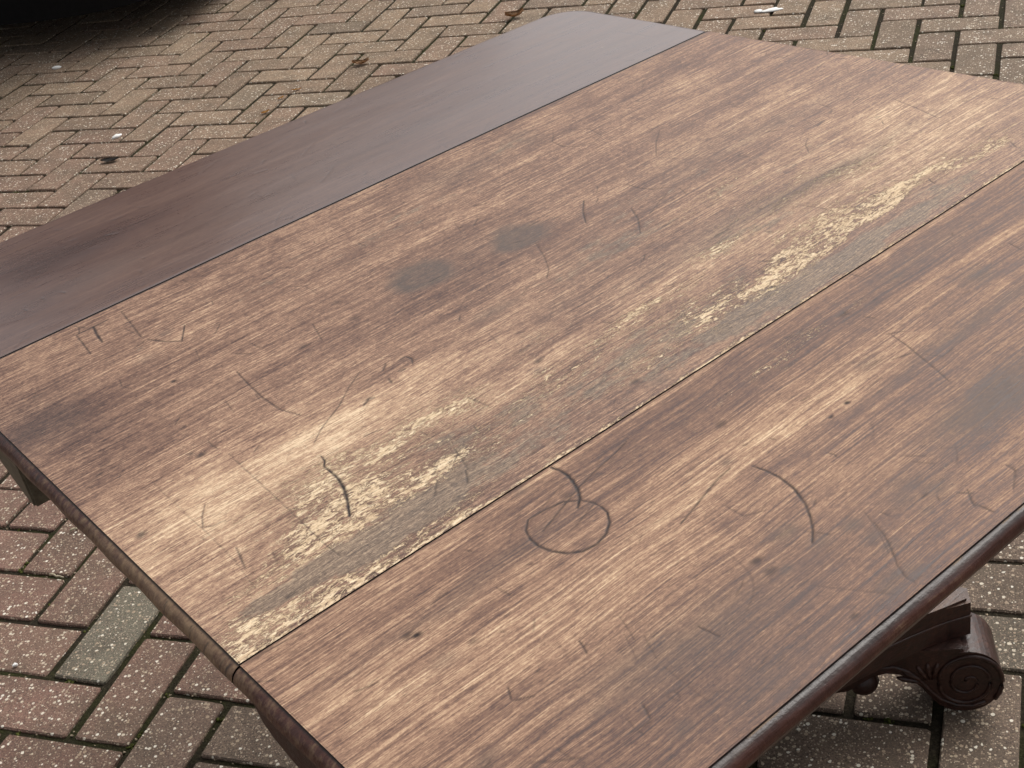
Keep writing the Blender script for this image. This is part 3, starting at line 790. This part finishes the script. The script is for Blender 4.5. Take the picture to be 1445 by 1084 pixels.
GAP = 0.0010
board('centre_board', 0.0, TW, 'centre', M_CENTRE, 0.45, table, 0.0, 'scratched centre board with flaking finish and two dark round stains')
board('drop_leaf', -GAP, TF, 'front', M_FRONT, 0.42, table, -0.0004, 'tan scratched leaf marked with a dark ring')
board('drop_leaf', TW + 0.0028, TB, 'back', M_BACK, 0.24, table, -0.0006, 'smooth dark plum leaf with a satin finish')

def box_part(name, x0, x1, y0, y1, z0, z1, mat, parent, bev=0.003):
    bm = bmesh.new(); bmesh.ops.create_cube(bm, size=1)
    for v in bm.verts:
        v.co = Vector(((x0 + x1) / 2 + v.co.x * (x1 - x0), (y0 + y1) / 2 + v.co.y * (y1 - y0), (z0 + z1) / 2 + v.co.z * (z1 - z0)))
    if bev: bmesh.ops.bevel(bm, geom=bm.edges[:], offset=bev, segments=2, affect='EDGES')
    return from_bm(name, bm, mat, parent)

# rule joints close the gap under each hinge line
for yj in (0.0, TW):
    box_part('rule_joint', -CX + 0.003, TL - CX - 0.003, yj - CY - 0.012, yj - CY + 0.012, TH - 0.034, TH - 0.0195, M_GAP, table, 0)

def prism(name, poly, axis, a0, a1, mat, parent, bev=0.002):
    """poly in (n, z) pushed along t"""
    bm = bmesh.new()
    lo = [bm.verts.new((a0 - CX, p[0] - CY, p[1])) for p in poly]; hi = [bm.verts.new((a1 - CX, p[0] - CY, p[1])) for p in poly]
    bm.faces.new(lo); bm.faces.new(hi[::-1])
    for i in range(len(poly)):
        k = (i + 1) % len(poly); bm.faces.new((lo[i], hi[i], hi[k], lo[k]))
    if bev: bmesh.ops.bevel(bm, geom=bm.edges[:], offset=bev, segments=2, affect='EDGES')
    return from_bm(name, bm, mat, parent)

box_part('frieze', 0.05 - CX, 0.89 - CX, 0.035 - CY, TW - 0.04 - CY, 0.602, 0.699, M_MAHOG, table)
prism('corner_bracket', [(0.462, 0.699), (0.462, 0.600), (0.476, 0.600), (0.500, 0.612), (0.530, 0.628), (0.556, 0.643), (0.556, 0.699)], 't', 0.012, 0.045, M_RAW, table)
prism('corner_bracket', [(0.070, 0.699), (0.070, 0.628), (0.064, 0.610), (0.052, 0.602), (0.030, 0.598), (0.0, 0.594), (-0.03, 0.594), (-0.03, 0.699)], 't', 0.0185, 0.05, M_MAHOG, table)
for yb in ((0.462, 0.556), (-0.03, 0.072)):
    prism('corner_bracket', [(yb[0], 0.698), (yb[0], 0.61), (yb[0] + .02, 0.60), (yb[1] - .02, 0.60), (yb[1], 0.62), (yb[1], 0.698)], 't', 0.885, 0.92, M_MAHOG, table)

# turned column
bm = bmesh.new()
prf = [(0.0, 0.60), (0.085, 0.60), (0.085, 0.575), (0.06, 0.56), (0.048, 0.53), (0.062, 0.50), (0.078, 0.44), (0.080, 0.38), (0.062, 0.30), (0.045, 0.26), (0.058, 0.24), (0.058, 0.225), (0.078, 0.20), (0.105, 0.18), (0.11, 0.158)]
seg = 32
rings = []
for rr, zz in prf:
    rings.append([bm.verts.new((rr * math.cos(2 * math.pi * k / seg), rr * math.sin(2 * math.pi * k / seg), zz)) for k in range(seg)] if rr > 0 else None)
for i in range(1, len(prf) - 1):
    for k in range(seg):
        bm.faces.new((rings[i][k], rings[i][(k + 1) % seg], rings[i + 1][(k + 1) % seg], rings[i + 1][k]))
from_bm('column', bm, M_MAHOG, table, True)

# concave-sided platform; feet under the four cut corners
HX, HY, cutc = 0.349, 0.190, 0.017
def concave(p, q, depth, nrm, m=20):
    return [(p[0] + (q[0] - p[0]) * s - nrm[0] * depth * math.sin(math.pi * s) ** 0.8, p[1] + (q[1] - p[1]) * s - nrm[1] * depth * math.sin(math.pi * s) ** 0.8) for s in np.linspace(0, 1, m)]
pl = concave((-HX, -HY), (HX, -HY), 0.075, (0, -1), 28) + concave((HX + cutc, -HY + cutc), (HX + cutc, HY - cutc), 0.06, (1, 0)) \
    + concave((HX, HY), (-HX, HY), 0.075, (0, 1), 28) + concave((-HX - cutc, HY - cutc), (-HX - cutc, -HY + cutc), 0.06, (-1, 0))
bm = bmesh.new()
lo = [bm.verts.new((x, y, 0.106)) for x, y in pl]; hi = [bm.verts.new((x, y, 0.158)) for x, y in pl]
bm.faces.new(lo[::-1]); top = bm.faces.new(hi)
for i in range(len(pl)):
    k = (i + 1) % len(pl); bm.faces.new((lo[i], lo[k], hi[k], hi[i]))
bmesh.ops.bevel(bm, geom=[e for e in top.edges], offset=0.004, segments=2, affect='EDGES')
plat = from_bm('platform', bm, M_MAHOG, table)
plat.data.materials.append(M_PLAT_LIT)
for pf in plat.data.polygons:
    if pf.normal.z > 0.5: pf.material_index = 1  # light on the top is coloured in; sides keep the shaded dark wood
# thin bead round the platform edge
def tube(bm, pts, r, seg=6, closed=False):
    pts = [Vector(p) for p in pts]; rg = []
    for i, p in enumerate(pts):
        a = pts[(i - 1) % len(pts)] if (closed or i > 0) else p; b = pts[(i + 1) % len(pts)] if (closed or i < len(pts) - 1) else p
        t = (b - a).normalized(); s = t.cross(Vector((0, 0, 1)));
        if s.length < 1e-4: s = t.cross(Vector((0, 1, 0)))
        s.normalize(); w = s.cross(t)
        rr = r(i / max(1, len(pts) - 1)) if callable(r) else r
        rg.append([bm.verts.new(p + s * rr * math.cos(2 * math.pi * k / seg) + w * rr * math.sin(2 * math.pi * k / seg)) for k in range(seg)])
    m = len(pts)
    for i in range(m if closed else m - 1):
        for k in range(seg):
            bm.faces.new((rg[i][k], rg[i][(k + 1) % seg], rg[(i + 1) % m][(k + 1) % seg], rg[(i + 1) % m][k]))
    if not closed: bm.faces.new(rg[0][::-1]); bm.faces.new(rg[-1])
bm = bmesh.new(); tube(bm, [(x, y, 0.134) for x, y in pl], 0.0016, 6, True)
from_bm('bead', bm, M_MAHOG, plat, True)

# scroll foot: local r outward along +X, side face towards -Y
def scroll_foot(mx, my):
    TK = 0.034
    prof = [(-0.005, 0.1055), (-0.165, 0.1055), (-0.175, 0.085), (-0.165, 0.060), (-0.150, 0.045), (-0.135, 0.047), (-0.120, 0.058), (-0.105, 0.069), (-0.090, 0.073), (-0.075, 0.070),
            (-0.062, 0.061), (-0.050, 0.046), (-0.040, 0.030), (-0.031, 0.018), (-0.018, 0.009), (0.0, 0.006)]
    for a in np.linspace(-90, 105, 22)[1:]:
        prof.append((0.040 * math.cos(math.radians(a)), 0.053 + 0.047 * math.sin(math.radians(a))))
    sx, sy = (1 if mx > 0 else -1), (1 if my > 0 else -1)
    e = Vector((sx, sy, 0)).normalized(); w = Vector((-e.y, e.x, 0))
    if (w.x + w.y) > 0: w = -w
    cen = Vector((mx * (0.793 - CX + 0.034 * .7071), my * (CY - 0.055 - 0.034 * .7071), 0))
    def L(r, s, z): return cen + e * r - w * s + Vector((0, 0, z))     # s: -TK = face towards the camera side
    bm = bmesh.new()
    a = [bm.verts.new(L(r, -TK, z)) for r, z in prof]; b = [bm.verts.new(L(r, TK, z)) for r, z in prof]
    bm.faces.new(a); bm.faces.new(b[::-1])
    for i in range(len(prof)):
        k = (i + 1) % len(prof); bm.faces.new((a[i], a[k], b[k], b[i]))
    foot = from_bm('scroll_foot', bm, M_MAHOG, table)
    for side in (-1, 1):
        s0 = side * TK
        bm = bmesh.new()
        sp = []
        for t in np.linspace(0, 1, 70):
            th = math.radians(-40 + t * 900); rr = 0.037 * (1 - t) ** 0.85 + 0.003
            sp.append(L(rr * math.cos(th), s0, 0.053 + rr * 1.13 * math.sin(th)))
        tube(bm, sp, lambda t: 0.0030 - 0.0012 * t, 6)
        tube(bm, [L(r, s0, z) for r, z in [(-0.118, 0.072), (-0.10, 0.082), (-0.082, 0.083), (-0.066, 0.074), (-0.053, 0.060), (-0.042, 0.042), (-0.03, 0.027), (-0.012, 0.016), (0.006, 0.014), (0.02, 0.02)]], 0.0028, 6)
        from_bm('scroll_carving', bm, M_MAHOG, foot, True)
        bm = bmesh.new()
        for k, an in enumerate((78, 98, 118, 138, 156)):
            A = math.radians(an); c0 = (-0.040, 0.052)
            tube(bm, [L(c0[0] + d * math.cos(A) * (1 + .25 * (k > 2)), s0, c0[1] + d * math.sin(A)) for d in (0.008, 0.018, 0.028, 0.034)], lambda t: 0.0014 + 0.0024 * math.sin(math.pi * t), 6)
        from_bm('shell_carving', bm, M_MAHOG, foot, True)
    # small turned bun under the inner end, castor under the scroll
    for nm, rc, prf2 in (('bun', -0.115, [(0.009, 0.060), (0.016, 0.052), (0.019, 0.042), (0.016, 0.033), (0.010, 0.028), (0.0, 0.027)]), ('castor', -0.012, [(0.008, 0.02), (0.011, 0.014), (0.012, 0.006), (0.008, 0.0005), (0.0, 0.0005)])):
        bm = bmesh.new(); o = L(rc, -0.012 if nm == 'bun' else 0.0, 0); rg = []
        for rr, zz in prf2:
            rg.append([bm.verts.new((o.x + max(rr, 1e-4) * math.cos(2 * math.pi * k / 14), o.y + max(rr, 1e-4) * math.sin(2 * math.pi * k / 14), zz)) for k in range(14)])
        for i in range(len(rg) - 1):
            for k in range(14): bm.faces.new((rg[i][k], rg[i][(k + 1) % 14], rg[i + 1][(k + 1) % 14], rg[i + 1][k]))
        bm.faces.new(rg[0])
        from_bm(nm, bm, M_MAHOG, foot, True)
for mx, my in ((1, -1), (1, 1), (-1, 1), (-1, -1)): scroll_foot(mx, my)

# ---------------------------------------------------------------- parked van at the back of the yard
M_PAINT = plain('van_paint', (0.012, 0.012, 0.014), 0.25, 0.0, 0.1, 3)
M_PLAST = plain('black_plastic', (0.004, 0.004, 0.0045), 0.7, 0.0, 0.3, 60, 0.15)
M_GLASS = plain('dark_glass', (0.01, 0.012, 0.014), 0.06, 0.0, 0.1, 2)
M_RED = plain('lamp_red', (0.25, 0.01, 0.01), 0.2, 0.0, 0.2, 20)
M_TYRE = plain('tyre_rubber', (0.016, 0.016, 0.016), 0.85, 0.0, 0.3, 50)
M_RIM = plain('rim_alloy', (0.35, 0.35, 0.36), 0.35, 0.9, 0.1, 30)
VX, VY = -1.54, 0.02
van = empty('parked_vehicle', (VX, VY, 0.0), 0.0)
tag(van, 'black parked vehicle whose low dark bodywork and shadow fill the top left corner', 'vehicle')
def loft(name, secs, mat, parent, m=28, ex=5.0, smooth=True):
    """secs: (y, half width, z bottom, z top)"""
    bm = bmesh.new(); rg = []
    for y, hw, z0, z1 in secs:
        ring = []
        for k in range(m):
            a = 2 * math.pi * k / m; c, s = math.cos(a), math.sin(a)
            ring.append(bm.verts.new((hw * math.copysign(abs(c) ** (2 / ex), c), y, (z0 + z1) / 2 + (z1 - z0) / 2 * math.copysign(abs(s) ** (2 / ex), s))))
        rg.append(ring)
    for i in range(len(rg) - 1):
        for k in range(m): bm.faces.new((rg[i][k], rg[i][(k + 1) % m], rg[i + 1][(k + 1) % m], rg[i + 1][k]))
    bm.faces.new(rg[0][::-1]); bm.faces.new(rg[-1])
    return from_bm(name, bm, mat, parent, smooth)
loft('body', [(0.06, 0.80, 0.40, 2.38), (0.10, 0.88, 0.34, 2.46), (0.25, 0.93, 0.30, 2.52), (1.5, 0.95, 0.28, 2.55), (3.0, 0.95, 0.28, 2.50), (3.5, 0.94, 0.28, 2.05), (3.9, 0.92, 0.28, 1.25), (4.4, 0.88, 0.30, 1.08), (4.62, 0.74, 0.36, 0.92)], M_PAINT, van)
bp = []
bm = bmesh.new()
outl = []
for s in np.linspace(-1, 1, 41):
    X = 0.965 * s; Y = 0.28 * (abs(s) ** 5.0) + 0.02 * s * s
    outl.append((X, Y))
lo = [bm.verts.new((x, y, 0.13)) for x, y in outl] + [bm.verts.new((x * .97, 0.6, 0.13)) for x in (0.965, -0.965)]
mi = [bm.verts.new((x * 1.005, y - 0.02, 0.36)) for x, y in outl] + [bm.verts.new((x, 0.6, 0.36)) for x in (0.965, -0.965)]
hi = [bm.verts.new((x, y + 0.01, 0.56)) for x, y in outl] + [bm.verts.new((x * .97, 0.6, 0.58)) for x in (0.965, -0.965)]
for A, B in ((lo, mi), (mi, hi)):
    for i in range(len(A)):
        k = (i + 1) % len(A); bm.faces.new((A[i], A[k], B[k], B[i]))
bm.faces.new(lo[::-1]); bm.faces.new(hi)
from_bm('rear_bumper', bm, M_PLAST, van)
def vbox(name, x0, x1, y0, y1, z0, z1, mat, parent=van, bev=0.01): return box_part(name, x0, x1, y0, y1, z0, z1, mat, parent, bev)
vbox('underbody', -0.85, 0.85, 0.3, 4.4, 0.2, 0.36, M_PLAST)
rw = vbox('rear_window', -0.66, 0.66, 0.045, 0.075, 1.15, 1.72, M_GLASS)
for sx in (-1, 1):
    vbox('tail_lamp', sx * 0.80 - 0.07, sx * 0.80 + 0.07, 0.03, 0.11, 0.95, 1.45, M_RED)
    vbox('side_window', sx * 0.945 - 0.012, sx * 0.945 + 0.012, 0.6, 2.9, 1.2, 1.72, M_GLASS)
    for wy in (0.85, 3.75):
        bm = bmesh.new(); ring = []
        tp = [(0.20, -0.10), (0.30, -0.105), (0.325, -0.085), (0.33, 0.0), (0.325, 0.085), (0.30, 0.105), (0.20, 0.10)]
        for k in range(36):
            a = 2 * math.pi * k / 36
            ring.append([bm.verts.new((sx * 0.85 + w_, wy + r_ * math.cos(a), 0.33 + r_ * math.sin(a))) for r_, w_ in tp])
        for k in range(36):
            for j in range(len(tp)):
                bm.faces.new((ring[k][j], ring[k][(j + 1) % len(tp)], ring[(k + 1) % 36][(j + 1) % len(tp)], ring[(k + 1) % 36][j]))
        whl = from_bm('wheel', bm, M_TYRE, van, True)
        bm = bmesh.new(); bmesh.ops.create_cone(bm, cap_ends=True, segments=30, radius1=0.2, radius2=0.19, depth=0.16)
        bmesh.ops.rotate(bm, verts=bm.verts[:], matrix=Matrix.Rotation(math.pi / 2, 3, 'Y'))
        bmesh.ops.translate(bm, verts=bm.verts[:], vec=(sx * 0.85, wy, 0.33))
        from_bm('rim', bm, M_RIM, whl)

# ---------------------------------------------------------------- litter on the paving
M_LEAF = plain('dry_leaf', (0.30, 0.17, 0.08), 0.7, 0.0, 0.5, 150)
M_LEAFD = plain('dark_leaf', (0.030, 0.024, 0.020), 0.7, 0.0, 0.4, 150)
M_LEAFO = plain('orange_leaf', (0.42, 0.20, 0.035), 0.7, 0.0, 0.4, 200)
M_CHALK = plain('white_fleck', (0.80, 0.79, 0.76), 0.8, 0.0, 0.08, 90)
M_STRAW = plain('straw', (0.34, 0.29, 0.20), 0.8, 0.0, 0.3, 200)

def leaf(name, x, y, L, Wd, curl, rz, mat, label, cat='leaf', lift=0.002, group=None, twist=0.0):
    bm = bmesh.new(); nl, nw = 10, 6; g = {}
    for i in range(nl + 1):
        s = i / nl; half = Wd / 2 * math.sin(math.pi * min(1, s * .96 + .02)) ** 0.7 * (1 + 0.12 * math.sin(s * 19))
        for j in range(nw + 1):
            t = j / nw * 2 - 1
            zz = lift + curl * (abs(t) ** 1.6) * Wd * .6 + curl * (s - .5) ** 2 * L * 1.2 + 0.0008 * math.sin(9 * s + 5 * t) + twist * t * (s - .5) * L
            g[i, j] = bm.verts.new(((s - .5) * L, t * half, max(zz, 0.0012)))
    for i in range(nl):
        for j in range(nw): bm.faces.new((g[i, j], g[i + 1, j], g[i + 1, j + 1], g[i, j + 1]))
    r = bmesh.ops.solidify(bm, geom=bm.faces[:], thickness=0.0005)
    o = from_bm(name, bm, mat, None, True)
    o.location = (x, y, 0.0015); o.rotation_euler = (0, 0, rz)
    tag(o, label, cat, group)
    return o
leaf('dead_leaf', 0.612, 0.125, 0.058, 0.034, 0.55, 0.5, M_LEAF, 'curled brown dead leaf on the bricks just behind the far edge of the table', 'leaf', 0.004)
leaf('dead_leaf', 0.240, -0.205, 0.05, 0.026, 0.5, 0.3, M_LEAF, 'small pale brown leaf scrap lying in a brick joint beyond the dark leaf edge', 'leaf', 0.004)
leaf('dead_leaf', -0.238, -0.832, 0.052, 0.026, 0.25, 0.25, M_LEAFD, 'small black rotten leaf lying alone on a brick left of the table', 'leaf', 0.002)
leaf('leaf_scrap', 0.090, -0.538, 0.026, 0.014, 0.2, 0.9, M_LEAFO, 'orange leaf scrap in a brick joint, nearest of three to the table', 'leaf', 0.002, None)
leaf('leaf_scrap', 0.089, -0.438, 0.022, 0.010, 0.2, 1.2, M_LEAFO, 'orange leaf scrap in a brick joint, middle one of three', 'leaf', 0.002, None)
leaf('leaf_scrap', 0.110, -0.379, 0.030, 0.010, 0.2, 0.3, M_LEAFO, 'orange leaf scrap in a brick joint, farthest of three from the table', 'leaf', 0.002, None)

def pebble(name, x, y, rx, ry, rzz, rot, mat, label, cat, seed):
    r = np.random.default_rng(seed); bm = bmesh.new(); bmesh.ops.create_icosphere(bm, subdivisions=2, radius=1.0)
    for v in bm.verts:
        k = 1 + r.normal(0, .12); v.co = Vector((v.co.x * rx * k, v.co.y * ry * k, v.co.z * rzz * k))
    o = from_bm(name, bm, mat, None, True); o.location = (x, y, rzz * .6); o.rotation_euler = (0, 0, rot)
    tag(o, label, cat); return o
pebble('white_pebble', -0.948, -0.068, 0.016, 0.010, 0.006, .4, M_CHALK, 'white fleck of stone on the shaded bricks near the black vehicle', 'pebble', 1)
pebble('white_pebble', -0.324, -0.666, 0.016, 0.009, 0.005, 1.1, M_CHALK, 'pale chip on a brick corner above the black rotten leaf', 'pebble', 2)
pebble('bird_dropping', 1.399, 0.040, 0.030, 0.013, 0.003, .25, M_CHALK, 'white bird dropping on a brick joint at the top right', 'dropping', 3)
pebble('bird_dropping', 1.360, 0.038, 0.013, 0.011, 0.003, .8, M_CHALK, 'small white splash just left of the larger bird dropping', 'dropping', 4)
pebble('white_pebble', 0.734, -2.588, 0.004, 0.003, 0.003, .8, M_CHALK, 'tiny white stone chip at a brick corner by the left picture edge', 'pebble', 6)
def twig(x, y, L, rz, seed, label):
    r = np.random.default_rng(seed); bm = bmesh.new()
    tube(bm, [((s - .5) * L, r.normal(0, .0012), 0.004 + 0.0015 * math.sin(s * 6)) for s in np.linspace(0, 1, 7)], lambda t: 0.0022 * (1 - .5 * t), 6)
    o = from_bm('twig', bm, M_STRAW, None, True); o.location = (x, y, 0.0); o.rotation_euler = (0, 0, rz); tag(o, label, 'twig')
twig(0.680, -2.403, 0.028, -0.05, 1, 'short straw coloured twig in a joint left of the table, end on to its edge')
twig(0.640, -2.290, 0.020, 0.9, 2, 'tiny straw coloured twig in a joint close under the table bracket')

# moss cushions and loose grit lodged in the joints
M_MOSS = plain('moss', (0.060, 0.066, 0.018), 0.95, 0.0, 0.75, 420, 0.1)
M_GRIT = plain('grit', (0.30, 0.24, 0.17), 0.9, 0.0, 0.8, 260, 0.2)
gr = np.random.default_rng(123)
def joint_point(u0, u1, v0, v1):
    while True:
        U, V = int(gr.integers(u0, u1)), int(gr.integers(v0, v1))
        s = (U + V) % 4
        if s in (0, 2): break
    L_, W_ = (0.2, 0.1) if s == 0 else (0.1, 0.2)
    if gr.random() < W_ / (L_ + W_): return U * .1, V * .1 + gr.random() * W_
    return U * .1 + gr.random() * L_, V * .1
sbm = bmesh.new(); bmesh.ops.create_icosphere(sbm, subdivisions=1, radius=1.0)
SV = np.array([v.co[:] for v in sbm.verts]); SF = [tuple(v.index for v in f.verts) for f in sbm.faces]; sbm.free()
mv, mf, kv, kf = [], [], [], []
def blob(V_, F_, x, y, z, rx, ry, rz):
    b0 = len(V_)
    n = SV * np.array((rx, ry, rz)) * (1 + gr.normal(0, .22, (len(SV), 1)))
    V_ += [(x + p[0], y + p[1], z + p[2]) for p in n]; F_ += [tuple(i + b0 for i in f) for f in SF]
for (u0, u1, v0, v1, cnt) in ((4, 14, -29, -21, 70), (14, 22, -7, 2, 22), (16, 23, -29, -20, 40), (-14, 12, -10, 8, 24)):
    for k in range(cnt):
        x, y = joint_point(u0, u1, v0, v1)
        for q in range(int(gr.integers(3, 9))):
            blob(mv, mf, x + gr.normal(0, .0035), y + gr.normal(0, .0035), -0.0045, gr.uniform(.0012, .0032), gr.uniform(.0012, .0032), gr.uniform(.0012, .0030))
for (u0, u1, v0, v1, cnt) in ((4, 14, -29, -21, 260), (14, 22, -7, 2, 120), (16, 23, -29, -20, 180), (-14, 12, -10, 8, 260)):
    for k in range(cnt):
        x, y = joint_point(u0, u1, v0, v1); r0 = gr.uniform(.0006, .0018)
        blob(kv, kf, x + gr.normal(0, .004), y + gr.normal(0, .004), -0.0030, r0 * 1.3, r0, r0 * .8)
tag(link_mesh('moss', mv, mf, M_MOSS, None, True), 'green moss growing in the joints between the bricks', 'moss', None, 'stuff')
tag(link_mesh('grit', kv, kf, M_GRIT, None, False), 'loose pale grit lying in the brick joints', 'grit', None, 'stuff')
